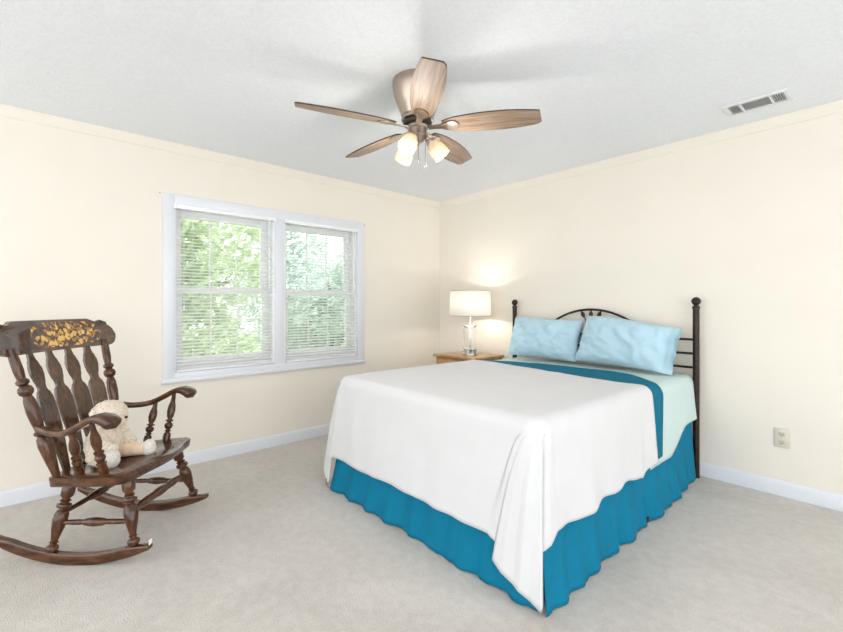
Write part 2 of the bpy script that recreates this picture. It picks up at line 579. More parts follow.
def blind(y0, y1, label):
    """mini blind let all the way down with its slats open"""
    zt, zb = 1.984, 0.722
    t = thing('window_blind', label, 'window blind', (0.004, (y0 + y1) / 2, zb), 0, 'mini blinds on the window pair')
    hw = (y1 - y0) / 2
    hh = zt - zb
    hr = bx(-0.014, 0.028, -hw, hw, hh - 0.03, hh, bevel=0.003)
    h = obj('headrail', hr, BLIND, t)
    for s in (-1, 1):
        e = bx(-0.016, 0.034, -0.007 + s * (hw + 0.006), 0.007 + s * (hw + 0.006), hh - 0.034, hh + 0.006, bevel=0.004)
        obj('bracket', e, VINYL, h)
    sl = bmesh.new()
    n = 47
    tilt = R(21)
    for i in range(n):
        z = 0.03 + (hh - 0.075) * i / (n - 1)
        rows = []
        for k in range(6):
            q = (k / 5 - 0.5)
            x = 0.007 + q * 0.028 * math.cos(tilt)
            zz = z - q * 0.028 * math.sin(tilt) + 0.0022 * (1 - 4 * q * q)
            rows.append([sl.verts.new((x, -hw + 0.006, zz)), sl.verts.new((x, hw - 0.006, zz))])
        grid_faces(sl, rows)
    so = obj('slats', sl, SLATM, t, smooth=180)
    obj('bottom_rail', bx(-0.006, 0.020, -hw + 0.004, hw - 0.004, 0, 0.014, bevel=0.003), BLIND, t)
    for yy in (-hw + 0.12, 0, hw - 0.12):
        c = bmesh.new()
        for x in (-0.0062, 0.0202):
            tube(c, [(x, yy, 0.01), (x, yy, hh - 0.03)], 0.0007, 6)
        obj('ladder_cord', c, BLIND, t)
    wd = tube(bmesh.new(), [(0.034, hw - 0.05, hh - 0.02), (0.036, hw - 0.05, hh - 0.62)], 0.004, 8)
    obj('tilt_wand', wd, VINYL, t)
    cd_ = bmesh.new()
    tube(cd_, [(0.033, -hw + 0.05, hh - 0.02), (0.034, -hw + 0.05, hh - 0.75)], 0.0012, 6)
    lathe(cd_, (0.034, -hw + 0.05, hh - 0.75), (0.034, -hw + 0.05, hh - 0.79), [(0, 0.002), (0.3, 0.004), (1, 0.006)], 10)
    obj('lift_cord', cd_, VINYL, t)
blind(WY0 + 0.014, MUL0 - 0.014, 'white mini blind over the left window, nearest the rocking chair')
blind(MUL1 + 0.014, WY1 - 0.014, 'white mini blind over the right window, nearest the bedside lamp')

for y, z, lab in ((cy0 - 0.02, 2.055, 'small metal nail in the wall at the upper left corner of the window'),
                  (cy1 + 0.016, 2.04, 'small metal nail in the wall at the upper right corner of the window')):
    nb = lathe(bmesh.new(), (-0.01, y, z), (0.018, y, z), [(0, 0.002), (0.8, 0.002), (0.82, 0.005), (1, 0.004)], 10)
    tag(obj('wall_nail', nb, NICKEL), lab, 'nail', 'nails by the window casing')

# ------------------------------------------------------------------ ceiling vent
vt = thing('ceiling_vent', 'white rectangular air vent with three louvred sections in the ceiling', 'vent', (3.08, -0.362, H))
f = bmesh.new()
VW, VD = 0.155, 0.095
iw, idp = 0.132, 0.066
box(f, -VW, VW, -VD, -idp, -0.012, -0.0005, 0.003)
box(f, -VW, VW, idp, VD, -0.012, -0.0005, 0.003)
box(f, -VW, -iw, -idp, idp, -0.012, -0.0005, 0.003)
box(f, iw, VW, -idp, idp, -0.012, -0.0005, 0.003)
for x in (-0.072, 0.072):
    box(f, x - 0.006, x + 0.006, -idp, idp, -0.012, -0.001)
obj('frame', f, VENTW, vt)
obj('duct_opening', bx(-iw, iw, -idp, idp, -0.0035, -0.0005), DARKHOLE, vt, smooth=0)
lv = bmesh.new()
def louvre(bm, cx, cy, L, along_x, ang):
    q = bmesh.new()
    box(q, -L / 2, L / 2, -0.006, 0.006, -0.0005, 0.0005)
    M = Matrix.Translation((cx, cy, -0.0085)) @ (Matrix.Identity(4) if along_x else Matrix.Rotation(PI / 2, 4, 'Z')) @ Matrix.Rotation(ang, 4, 'X')
    merge(bm, q, M)
for i in range(12):
    louvre(lv, 0, -0.060 + 0.12 * i / 11, 0.132, True, R(28))
for s in (-1, 1):
    for i in range(5):
        louvre(lv, s * (0.084 + 0.0105 * i), 0, 0.130, False, R(50))
    for k in range(5):
        box(lv, min(s * 0.079, s * 0.131), max(s * 0.079, s * 0.131), -0.054 + 0.027 * k - 0.0012, -0.054 + 0.027 * k + 0.0012, -0.006, -0.004)
obj('louvres', lv, VENTW, vt)
for x in (-0.144, 0.144):
    obj('screw', lathe(bmesh.new(), (x, 0, -0.011), (x, 0, -0.0145), [(0, 0.006), (0.6, 0.006), (1, 0.003)], 12), VENTW, vt)

# ------------------------------------------------------------------ outlet
ot = thing('wall_outlet', 'ivory duplex power outlet low on the wall right of the bed', 'power outlet', (3.145, 0, 0.37))
obj('cover_plate', bx(-0.04, 0.04, -0.006, 0, -0.062, 0.062, bevel=0.004), IVORY, ot)
for z in (-0.026, 0.026):
    so = obj('socket', bx(-0.0175, 0.0175, -0.009, -0.004, z - 0.0145, z + 0.0145, bevel=0.003), IVORY2, ot)
    sl = bmesh.new()
    box(sl, -0.0085, -0.0060, -0.0096, -0.0088, z - 0.002, z + 0.009)
    box(sl, 0.0060, 0.0085, -0.0096, -0.0088, z - 0.002, z + 0.007)
    box(sl, -0.003, 0.003, -0.0096, -0.0088, z - 0.011, z - 0.0055)
    obj('slots', sl, SLOT, so)
obj('screw', lathe(bmesh.new(), (0, -0.0055, 0), (0, -0.0078, 0), [(0, 0.0035), (0.6, 0.0035), (1, 0.002)], 10), NICKEL, ot)

# ------------------------------------------------------------------ ceiling fan
FANA = R(48.06)
fan = thing('ceiling_fan', 'five-blade driftwood ceiling fan with nickel motor and three lit glass shades', 'ceiling fan', (1.901, -2.029, H), FANA)
hp = [(0.0, 0.134), (0.01, 0.137), (0.03, 0.137), (0.045, 0.134), (0.09, 0.121), (0.13, 0.104), (0.160, 0.090), (0.168, 0.088), (0.170, 0.084), (0.176, 0.084), (0.178, 0.088), (0.186, 0.088), (0.190, 0.076)]
obj('motor_housing', lathe(bmesh.new(), (0, 0, 0), (0, 0, -1), [(t * 1.14, r) for t, r in hp], 48), NICKEL, fan)
obj('flywheel', lathe(bmesh.new(), (0, 0, -0.026), (0, 0, -1.026), [(0.190, 0.072), (0.194, 0.078), (0.210, 0.078), (0.214, 0.066)], 40), BLADE_EDGE, fan)
lk = lathe(bmesh.new(), (0, 0, -0.026), (0, 0, -1.026), [(0.214, 0.058), (0.222, 0.062), (0.230, 0.058), (0.234, 0.052), (0.262, 0.052), (0.268, 0.056), (0.276, 0.056), (0.284, 0.045), (0.30, 0.030), (0.308, 0.012), (0.318, 0.010), (0.324, 0.004)], 36)
kit = obj('light_kit', lk, NICKEL, fan)

def blade_bm():
    """blade along +x from the hub; underside is the driftwood face"""
    prof = [(0.135, 0.034), (0.16, 0.046), (0.20, 0.056), (0.26, 0.066), (0.33, 0.073), (0.40, 0.076), (0.47, 0.075), (0.53, 0.070), (0.58, 0.063), (0.62, 0.056), (0.640, 0.052)]
    out = [(x, -w_) for x, w_ in prof] + [(0.655, 0.036), (0.655, 0.040)][:1] + [(x, w_ * 0.98) for x, w_ in reversed(prof)]
    b = bmesh.new()
    slab(b, out, 0.007, lambda u, v, w_: (u, v, w_ - 0.0035))
    bmesh.ops.bevel(b, geom=[e for e in b.edges if abs(e.verts[0].co.z - e.verts[1].co.z) < 1e-6], offset=0.0018, segments=2, affect='EDGES')
    return b
bm0 = blade_bm()
proto = None
iron_me = None
PITCH = R(-14)
for i, a in enumerate((204.5, 276.5, 348.5, 60.5, 132.5)):
    if proto is None:
        proto = obj('blade', bm0, BLADEW, fan, smooth=40)
        proto.data.materials.append(BLADE_EDGE)
        for p in proto.data.polygons:
            if abs(p.normal.z) < 0.5 or p.normal.z > 0.5:
                p.material_index = 1
        bl = proto
    else:
        bl = proto.copy()
        link(bl, fan)
    bl.location = (0, 0, -0.246)
    bl.rotation_euler = (PITCH, 0, R(a))
    if iron_me is None:
        ib = bmesh.new()
        pts = [(0.06, 0.019), (0.10, 0.015), (0.135, 0.017), (0.16, 0.030), (0.185, 0.038), (0.205, 0.034), (0.222, 0.018), (0.226, 0.0)]
        o2 = [(x, -w_) for x, w_ in pts] + [(x, w_) for x, w_ in reversed(pts[:-1])]
        slab(ib, o2, 0.006, lambda u, v, w_: (u, v, w_ - 0.0105))
        bmesh.ops.bevel(ib, geom=ib.edges[:], offset=0.0015, segments=2, affect='EDGES')
        for sx, sy in ((0.165, -0.018), (0.165, 0.018), (0.205, 0.0)):
            ball(ib, (sx, sy, -0.0105), 0.005, (1, 1, 0.5), 10)
        io = obj('blade_iron', ib, NICKEL, bl)
        iron_me = io.data
    else:
        io = link(bpy.data.objects.new('blade_iron', iron_me), bl)

shade_prof = [(0.0, 0.018), (0.006, 0.026), (0.02, 0.034), (0.045, 0.042), (0.07, 0.047), (0.09, 0.048), (0.104, 0.045)]
sh_me = arm_me = bulb_me = None
for a in (4, 130, 246):
    d = Vector((math.cos(R(a)), math.sin(R(a)), 0))
    ax = (d * math.sin(R(40)) + Vector((0, 0, -1)) * math.cos(R(40))).normalized()
    p0 = d * 0.040 + Vector((0, 0, -0.298))
    p1 = d * 0.070 + Vector((0, 0, -0.322))
    arm = obj('shade_arm', tube(bmesh.new(), [p0, (p0 + p1) / 2 + Vector((0, 0, 0.004)), p1], 0.009, 10), NICKEL, fan)
    cup = lathe(bmesh.new(), p1 - ax * 0.012, p1 + ax * 0.016, [(0, 0.012), (0.25, 0.026), (0.8, 0.030), (1, 0.028)], 24)
    obj('shade_cup', cup, NICKEL, arm)
    sb = bmesh.new()
    lathe(sb, p1, p1 + ax, shade_prof + [(0.101, 0.042), (0.085, 0.045), (0.05, 0.041), (0.03, 0.034), (0.012, 0.024)], 32, cap=False)
    shd = obj('glass_shade', sb, FROST, fan, smooth=60)
    bb = bmesh.new()
    bc = p1 + ax * 0.062
    M3 = ax.to_track_quat('Z', 'Y').to_matrix()
    ball(bb, bc, 0.026, (1, 1, 1.15), 20, M3)
    lathe(bb, p1 + ax * 0.012, p1 + ax * 0.055, [(0, 0.013), (0.5, 0.013), (1, 0.022)], 16)
    obj('bulb', bb, BULB, shd, smooth=60)
    L = bpy.data.lights.new('shade_light', 'POINT')
    L.energy = 3.2
    L.color = (1.0, 0.95, 0.88)
    L.shadow_soft_size = 0.03
    lo = bpy.data.objects.new('shade_light', L)
    lo.location = p1 + ax * 0.135
    link(lo, fan)
for x, y, l_ in ((0.005, -0.052, 0.155), (0.042, -0.035, 0.175)):
    ch = bmesh.new()
    tube(ch, [(x, y, -0.28), (x, y, -0.28 - l_)], 0.0014, 6)
    lathe(ch, (x, y, -0.28 - l_), (x, y, -0.31 - l_), [(0, 0.002), (0.2, 0.005), (0.8, 0.005), (1, 0.002)], 10)
    obj('pull_chain', ch, CHAIN, fan)

# ------------------------------------------------------------------ bed
BX0, BX1, BCX = 1.14, 2.66, 1.90
BYH, BYF = -0.10, -2.04
ZT = 0.72
bed = thing('metal_bed', 'dark bronze metal bed frame with ball-topped posts and arched leaf headboard', 'bed', (BCX, -0.07, 0))
for s in (-1, 1):
    x = s * 0.78
    p = obj('post', lathe(bmesh.new(), (x, 0, 0), (x, 0, 1.218), [(0, 0.021), (0.01, 0.021), (0.985, 0.021), (0.986, 0.025), (1, 0.025)], 24), IRON, bed)
    fin = bmesh.new()
    lathe(fin, (x, 0, 1.216), (x, 0, 1.232), [(0, 0.024), (0.3, 0.015), (1, 0.015)], 20)
    ball(fin, (x, 0, 1.254), 0.030, seg=24)
    obj('finial', fin, IRON, p)
for z in (0.58, 0.78, 0.88, 0.98):
    obj('rail', tube(bmesh.new(), [(-0.78, 0, z), (0.78, 0, z)], 0.0085, 12), IRON, bed)
Ra = 0.615
arc = []
amax = math.asin(0.455 / Ra)
for k in range(33):
    q = -amax + 2 * amax * k / 32
    arc.append((Ra * math.sin(q), 0, 1.19 - Ra + Ra * math.cos(q)))
obj('arch', tube(bmesh.new(), arc, 0.0095, 12), IRON, bed)
def leaf(tip, basept, wid):
    tip, basept = Vector(tip), Vector(basept)
    d = (tip - basept)
    L = d.length
    d.normalize()
    s = d.cross(Vector((0, 1, 0))).normalized()
    b = bmesh.new()
    rows = []
    for k in range(9):
        t = k / 8
        w_ = wid * math.sin(PI * min(1, t * 0.97 + 0.02)) ** 0.8 * (1.15 - 0.35 * t) + 0.001
        c = basept + d * L * t
        rows.append([b.verts.new(c + s * w_ * q + Vector((0, -0.006 * (1 - abs(q)) - 0.001, 0))) for q in (-1, -0.5, 0, 0.5, 1)])
    grid_faces(b, rows)
    return b
for cx, ang in ((-0.085, -26), (0.0, 0), (0.085, 26)):
    tz = 1.19 - Ra + math.sqrt(Ra * Ra - cx * cx) - 0.008
    dv = Vector((math.sin(R(ang)), 0, math.cos(R(ang))))
    tip = Vector((cx * 1.02, 0, tz))
    bs = tip - dv * 0.062
    lf = obj('leaf', leaf(tip, bs, 0.017), IRON, bed)
    mod(lf, 'SOLIDIFY', thickness=0.004, offset=0)
    stem_end = Vector((cx * 0.18, 0, 0.985))
    st = obj('stem', tube(bmesh.new(), catmull([bs + dv * 0.004, bs - dv * 0.03, (bs - dv * 0.05 + stem_end) / 2, stem_end], 6), 0.0045, 8), IRON, bed)
for s in (-1, 1):
    tip = Vector((s * 0.36, 0, 1.19 - Ra + math.sqrt(Ra * Ra - 0.36 ** 2) - 0.01))
    bs = tip + Vector((-s * 0.085, 0, -0.012))
    lf = obj('leaf', leaf(tip, bs, 0.014), IRON, bed)
    mod(lf, 'SOLIDIFY', thickness=0.004, offset=0)
    pts = catmull([bs, bs + Vector((-s * 0.06, 0, -0.02)), Vector((s * 0.16, 0, 1.03)), Vector((s * 0.09, 0, 0.985))], 6)
    obj('stem', tube(bmesh.new(), pts, 0.0045, 8), IRON, bed)
    # scrolls beside the middle stem
    sp = []
    for k in range(25):
        q = k / 24 * 2.6 * PI
        rr = 0.04 * (1 - 0.72 * k / 24)
        sp.append((s * (0.075 + 0.04 - rr * math.cos(q)), 0, 0.935 + rr * math.sin(q)))
    obj('scroll', tube(bmesh.new(), sp, 0.0042, 8), IRON, bed)
# side rails and castor legs under the mattress
for s in (-1, 1):
    rl = bmesh.new()
    box(rl, s * 0.70 - 0.018, s * 0.70 + 0.018, -1.93, -0.005, 0.17, 0.174)
    box(rl, s * 0.718 - 0.002, s * 0.718 + 0.002, -1.93, -0.005, 0.17, 0.205)
    obj('side_rail', rl, IRON, bed, smooth=0)
for y in (-0.94, -1.86):
    obj('cross_rail', bx(-0.70, 0.70, y - 0.018, y + 0.018, 0.162, 0.17), IRON, bed, smooth=0)
    for s in (-1, 1):
        lg = bmesh.new()
        x = s * (0.80 if (s > 0 and y > -1) else 0.69)
        tube(lg, [(s * 0.69, y, 0.165), (s * 0.69, y, 0.03), (x, y, 0.018)] if x != s * 0.69 else [(x, y, 0.165), (x, y, 0.04)], 0.014, 12)
        wr_ = 0.018 if abs(x) > 0.7 else 0.026
        lathe(lg, (x - 0.011, y, wr_), (x + 0.011, y, wr_), [(0, wr_ * 0.7), (0.15, wr_), (0.85, wr_), (1, wr_ * 0.7)], 20)
        obj('leg', lg, IRON, bed)

bsp = bx(BX0 + 0.01, BX1 - 0.01, BYF + 0.01, BYH, 0.206, 0.42, bevel=0.03, seg=3)
tag(obj('box_spring', bsp, TICKING), 'white fabric box spring inside the teal bed skirt, under the mattress', 'box spring')
mt = bx(BX0, BX1, BYF, BYH, 0.421, ZT, bevel=0.05, seg=5)
mo = obj('mattress', mt, TICKING)
tag(mo, 'thick queen mattress lying under the pale aqua sheet of the bed', 'mattress')
pp = bmesh.new()
for z in (0.455, 0.688):
    o_ = 0.002
    r_ = 0.045
    ring = []
    for cx, cy, a0 in ((BX1 - r_, BYH - r_, 0), (BX0 + r_, BYH - r_, 90), (BX0 + r_, BYF + r_, 180), (BX1 - r_, BYF + r_, 270)):
        for k in range(6):
            q = R(a0 + 90 * k / 5)
            ring.append((cx + (r_ - 0.006) * math.cos(q), cy + (r_ - 0.006) * math.sin(q), z))
    tube(pp, ring + ring[:1], 0.006, 8, cap=False)
obj('piping', pp, TICKING, mo)

# bed skirt: three gathered panels
def fbm(x, y, s=0.0):
    return noise.noise(Vector((x, y, s))) + 0.5 * noise.noise(Vector((2.1 * x, 2.1 * y, s + 5))) + 0.25 * noise.noise(Vector((4.3 * x, 4.3 * y, s + 9)))
sk = thing('bed_skirt', 'teal gathered bed skirt hanging to the carpet around the bed', 'bed skirt', (BCX, -1.1, 0))
def skirt_panel(p0, p1, nrm, seed, z1=0.42, flare=0.06, lift=None, top_off=0.005, fl=None, anchor=0.5):
    p0, p1, nrm = Vector(p0), Vector(p1), Vector(nrm)
    b = bmesh.new()
    L = (p1 - p0).length
    n = int(L / 0.012)
    m = 20
    rows = []
    for j in range(m + 1):
        t = j / m                 # 0 top .. 1 bottom
        row = []
        for i in range(n + 1):
            s = L * i / n
            wv = 0.010 * math.sin(s * 34 + 2.2 * fbm(s * 3, 0, seed)) + 0.016 * fbm(s * 6.0, 0.4 * t, seed + 3) + 0.007 * fbm(s * 17, t * 0.8, seed + 8)
            off = top_off + flare * t ** 1.6 * (fl(s) if fl else 1) + wv * (0.04 + 0.96 * t ** 1.3) * (fl(s) if fl else 1)
            zb = 0.006 + 0.010 * max(0, fbm(s * 3.2, 1.7, seed)) + (lift(s / L) if lift else 0)
            z = z1 + (zb - z1) * t
            row.append(b.verts.new(p0 + (p1 - p0) * (anchor + (i / n - anchor) * (1 - 0.055 * (1 - t))) + nrm * off + Vector((0, 0, z)) - sk.location))
        rows.append(row)
    grid_faces(b, rows)
    return b
for args, nm in ((((BX1, -0.115, 0), (BX1, -2.098, 0), (1, 0, 0), 1.0, 0.42, 0.06, None, 0.005, lambda q: 0.45 + 0.55 * smoothstep(0.0, 0.6, q) + 0.25 * smoothstep(1.6, 1.98, q), 0.0), 'side_panel'),
                 (((BX1 + 0.036, BYF - 0.004, 0), (BX0 - 0.032, BYF - 0.004, 0), (0, -1, 0), 7.0), 'foot_panel'),
                 (((BX0, -2.052, 0), (BX0, -0.115, 0), (-1, 0, 0), 13.0), 'side_panel')):
    so = obj(nm, skirt_panel(*args), SKIRT, sk, smooth=180)
    mod(so, 'SOLIDIFY', thickness=0.002, offset=0)

# drapes over the bed made from a cross section along x: down the left side, across, down the right
def drape(y_of, zdrop_of, off, seed, ripple=0.006, ny=24, flare=0.0, rumple=0.003):
    b = bmesh.new()
    rows = []
    r = 0.055 + off
    for j in range(ny + 1):
        v = j / ny
        row = []
        ztop = ZT + off
        zr = zdrop_of(v, 1)
        zl = zdrop_of(v, -1)
        Lr, Ll = ztop - r - zr, ztop - r - zl
        prof = []
        ns, na, nt = 16, 7, 50
        for k in range(ns):
            t = 1 - k / ns
            prof.append((BX0 - off - flare * t, zl + (Ll) * (1 - t), -t, 0))
        for k in range(na):
            q = PI / 2 * k / na
            prof.append((BX0 - off + r - r * math.cos(q), ztop - r + r * math.sin(q), 0, q / (PI / 2)))
        for k in range(nt + 1):
            prof.append((BX0 - off + r + (BX1 - BX0 + 2 * off - 2 * r) * k / nt, ztop, 0, 1))
        for k in range(1, na + 1):
            q = PI / 2 * k / na
            prof.append((BX1 + off - r + r * math.sin(q), ztop - r + r * math.cos(q), 0, 1 - q / (PI / 2)))
        for k in range(1, ns + 1):
            t = k / ns
            prof.append((BX1 + off + flare * t, ztop - r - Lr * t, t, 0))
        for k, (x, z, t, top) in enumerate(prof):
            y = y_of(x, v, t)
            rip = ripple * abs(t) * (0.6 + fbm(y * 9, seed, 2.0)) + abs(t) * 0.0
            x2 = x + math.copysign(max(0, rip), t) if t else x
            z2 = z + (rumple * max(-0.5, fbm(x * 5, y * 5, seed)) * top if top else 0)
            row.append(b.verts.new((x2, y, z2)))
        rows.append(row)
    grid_faces(b, rows)
    return b
so = obj('flat_sheet', drape(lambda x, v, t: -0.055 + (-0.92 + 0.055) * v + (0.015 * math.sin(x * 9) if v > 0.9 else 0),
                        lambda v, s: (0.42 - 0.15 * smoothstep(0.26, 0.64, v)) if s > 0 else 0.30, 0.006, 3.0, 0.004, 30, 0.020, 0.004), SHEET, smooth=180)
tag(so, 'pale aqua cotton bed sheet showing below the pillows and down the right side', 'bed sheet')
mod(so, 'SOLIDIFY', thickness=0.0015, offset=1)
so = obj('throw_blanket', drape(lambda x, v, t: -0.435 - 0.012 * math.sin(x * 2.2 + 0.5) - 0.62 * v - 0.06 * max(0, t) * (1 - v) - 0.27 * smoothstep(2.30, 2.70, x) * (1 - v) - 0.15 * smoothstep(-1.75, -1.10, -x) * (1 - v),
                          lambda v, s: 0.315 if s > 0 else 0.36, 0.016, 5.0, 0.004, 20, 0.016, 0.003), BLANKET, smooth=180)
tag(so, 'teal fleece blanket folded back as a band above the white coverlet', 'blanket')
mod(so, 'SOLIDIFY', thickness=0.006, offset=1)

# coverlet: columns of cloth run from the middle of the bed over its edge and down to the hem, round three sides
def coverlet():
    zt = ZT + 0.030
    r = 0.062
    xr, xl, yf = 2.69, 1.11, -2.07
    rc = 0.085
    cols = []                       # (edge point, outward normal, hem point, hem z, fall power)
    def wv(q, seed):
        return fbm(q * 3.3, 0.3, seed) * 0.013 + 0.006 * math.sin(q * 23 + seed)
    nside = 56
    yhr, yhl = -0.90, -0.735
    for k in range(nside + 1):
        t = k / nside
        y = yhr + (yf + rc - yhr) * t
        w_ = wv(y, 3.0)
        step = 0.010 * smoothstep(-1.135, -1.12, y) - 0.006 * smoothstep(-1.12, -1.03, y)
        hz = 0.292 + 0.020 * fbm(y * 2.6, 1.0, 4.0) + 0.008 * math.sin(y * 19) + 0.018 * smoothstep(-1.2, -0.95, y)
        cols.append(((xr, y), (1, 0), (xr + 0.022 + w_ + step, y - 0.02 * smoothstep(-1.4, -0.95, y)), hz, 0.9))
    def corner(cx, cy, a0, a1, keys, n):
        pts = []
        for (p, q) in zip(keys, keys[1:]):
            for k in range(n):
                t = k / n
                pts.append([p[i] + (q[i] - p[i]) * t for i in range(3)])
        pts.append(list(keys[-1]))
        pts = pts[1:-1]
        for k, (hx, hy, hz) in enumerate(pts):
            a = R(a0 + (a1 - a0) * (k + 1) / (len(pts) + 1))
            nx, ny = math.cos(a), math.sin(a)
            cols.append(((cx + rc * nx, cy + rc * ny), (nx, ny), (hx, hy), hz, 0.62))
    last = cols[-1]
    kr = [(last[2][0], last[2][1], last[3]), (2.726, -2.045, 0.262), (2.718, -2.082, 0.250), (2.62, -2.108, 0.17), (2.736, -2.122, 0.028), (2.680, -2.124, 0.052), (2.635, -2.134, 0.070), (2.600, -2.126, 0.082), (2.545, -2.132, 0.105), (2.492, -2.124, 0.135), (2.56, -2.112, 0.19), (2.450, -2.106, 0.222)]
    kl = [(1.165, -2.108, 0.224), (1.128, -2.114, 0.215), (1.128, -2.130, 0.045), (1.07, -2.122, 0.072), (1.00, -2.095, 0.10), (0.955, -2.05, 0.13), (xl - 0.075, yf + rc, 0.25)]
    corner(xr - rc, yf + rc, 0, -90, kr, 6)
    nf = 64
    for k in range(nf + 1):
        t = k / nf
        x = (xr - rc) + (xl + rc - xr + rc) * t
        lag = 0.155 * (1 - smoothstep(0, 0.45, t)) - 0.03 * smoothstep(0.8, 1, t)
        w_ = wv(x, 8.0) * 0.6
        hz = 0.224 + 0.010 * fbm(x * 2.4, 2.0, 6.0) * min(1, 5 * t, 5 * (1 - t))
        cols.append(((x, yf), (0, -1), (x - lag, -2.108 - max(-0.006, w_)), hz, 0.9))
    corner(xl + rc, yf + rc, -90, -180, kl, 6)
    for k in range(nside + 1):
        t = k / nside
        y = (yf + rc) + (yhl - yf - rc) * t
        cols.append(((xl, y), (-1, 0), (xl - 0.022 - wv(y, 11.0) - 0.05 * (1 - smoothstep(0, 0.2, t)), y), 0.285 + 0.012 * fbm(y * 3, 0, 1.0), 0.9))
    ix, iy = 0.46, yf + 0.42
    b = bmesh.new()
    def topz(x, y):
        return zt + 0.0045 * max(-0.5, fbm(x * 3.4, y * 3.4, 2.0)) + 0.0025 * noise.noise(Vector((x * 9, y * 9, 1)))
    rows = []
    nin, nar, nd = 10, 7, 26
    for (ex, ey), (nx, ny), (hx, hy), hz, pw in cols:
        px, py = min(max(ex, BCX - ix), BCX + ix), max(ey, iy)
        qx, qy = ex - nx * r, ey - ny * r
        col = []
        for k in range(nin):
            t = k / nin
            x, y = px + (qx - px) * t, py + (qy - py) * t
            col.append(b.verts.new((x, y, topz(x, y))))
        z0 = topz(qx, qy)
        for k in range(nar):
            a = PI / 2 * k / nar
            col.append(b.verts.new((qx + nx * r * math.sin(a), qy + ny * r * math.sin(a), z0 - r + r * math.cos(a))))
        for k in range(nd + 1):
            t = k / nd
            f_ = t ** pw
            wob = 0.004 * fbm((ex + ey) * 5, t * 2.2, 3.3) * math.sin(PI * t)
            col.append(b.verts.new((ex + (hx - ex) * f_ + nx * wob, ey + (hy - ey) * f_ + ny * wob, z0 - r + (hz - z0 + r) * t)))
        rows.append(col)
    grid_faces(b, rows)
    # the flat middle
    R_, L_ = rows[:nside + 1], rows[-nside - 1:][::-1]
    xs = sorted({round(c[0].co.x, 5) for c in rows if abs(c[0].co.y - iy) < 1e-5}, reverse=True)
    grid = []
    for k in range(nside + 1):
        a, c = R_[k][0], L_[k][0]
        row = []
        for x in xs:
            t = (a.co.x - x) / (a.co.x - c.co.x)
            y = a.co.y + (c.co.y - a.co.y) * t
            row.append(b.verts.new((x, y, topz(x, y))))
        grid.append(row)
        if max(a.co.y, c.co.y) <= iy + 1e-6:
            break
    grid_faces(b, grid)
    bmesh.ops.remove_doubles(b, verts=b.verts[:], dist=0.0006)
    return b, (1.098, -2.126, 0.056)
cb, TIP = coverlet()
co = obj('coverlet', cb, COVER, smooth=180)
tag(co, 'white woven coverlet spread over the bed with pointed corners at the foot', 'bedspread')
mod(co, 'SOLIDIFY', thickness=0.003, offset=1)
# little care tag at the left foot corner, sewn to the hem
lp = Vector(TIP)
tg = bx(lp.x - 0.014, lp.x + 0.010, lp.y - 0.003, lp.y + 0.000, max(0.012, lp.z - 0.03), lp.z + 0.012, bevel=0.001)
obj('care_tag', tg, TAGM, co)['label'] = 'small grey brown care tag'

# pillows
def pillow_bm(w, h, T, seed, hem=0.0):
    nu, nv = 44, 30
    b = bmesh.new()
    front, back = [], []
    for j in range(nv + 1):
        v = -1 + 2 * j / nv
        fr, bk = [], []
        for i in range(nu + 1):
            u = -1 + 2 * i / nu
            uu = u
            if hem:
                uu = min(1, max(-1, (u + 1) / (2 - 2 * hem) * 2 - 1))
            prof = max(0, (1 - abs(uu) ** 2.6)) ** 0.55 * max(0, (1 - abs(v) ** 2.6)) ** 0.55
            pinch = 1 - 0.07 * (1 - abs(v) ** 2) * 0 - 0.06 * (1 - (1 - abs(v)) ** 1) * 0
            x = u * w / 2 * (1 - 0.05 * (1 - abs(v) ** 1.6) * abs(u) ** 3)
            z = (v * (1 - (0.26 * smoothstep(-0.35, 1.0, u) if hem else 0.05 * (1 + u)) * max(0, v))) * h / 2 * (1 - 0.08 * (1 - abs(u) ** 1.6) * abs(v) ** 3)
            edge = (i in (0, nu)) or (j in (0, nv))
            wr = 0.020 * fbm(u * 2.6 + seed, v * 2.2 + 0.5 * u, seed) + 0.030 * (0.35 - abs(noise.noise(Vector((u * 3.1 + v * 2.2 + seed, v * 1.6 - u * 1.2, seed + 1.5))))) + 0.010 * noise.noise(Vector((u * 7 + v * 3, v * 3 - u * 2, seed + 4)))
            flat = 0.010 if hem and u > 1 - 2 * hem else 0.0
            flare = (0.018 if hem else 0) * smoothstep(1 - 2.4 * hem, 1, u) if hem else 0
            th = T / 2 * prof + flat * (1 - abs(v) ** 4)
            th += flare * (1 - abs(v) ** 3)
            hemw = 0.012 * math.sin(v * 9 + seed) * smoothstep(1 - 2.4 * hem, 1, u) if hem else 0
            amp = min(1, prof * 1.6 + 0.15)
            f_ = b.verts.new((x, -th - wr * amp + hemw, z))
            fr.append(f_)
            if edge and not (hem and i == nu and 0 < j < nv):
                bk.append(f_)
            else:
                bk.append(b.verts.new((x, th * 0.8 + hemw, z)))
        front.append(fr)
        back.append(bk)
    grid_faces(b, front)
    for a, c in zip(back, back[1:]):
        for k in range(len(a) - 1):
            b.faces.new((a[k + 1], a[k], c[k], c[k + 1]))
    return b
def pillow(label, loc, w, h, T, seed, rot, hem=0.0):
    o = obj('pillow', pillow_bm(w, h, T, seed, hem), PILLOWC, smooth=180)
    o.location = loc
    o.rotation_euler = rot
    mod(o, 'SUBSURF', levels=1, render_levels=1)
    tag(o, label, 'pillow', 'pillows against the headboard')
    return o
pillow('light blue pillow leaning on the left half of the headboard, nearer the lamp', (1.520, -0.190, 0.938), 0.68, 0.395, 0.19, 2.0, (R(-23), R(1), R(4)))
pillow('light blue pillow with open hem leaning on the right half of the headboard', (2.238, -0.205, 0.942), 0.75, 0.415, 0.21, 9.0, (R(-25), R(2.5), R(-3)), 0.09)

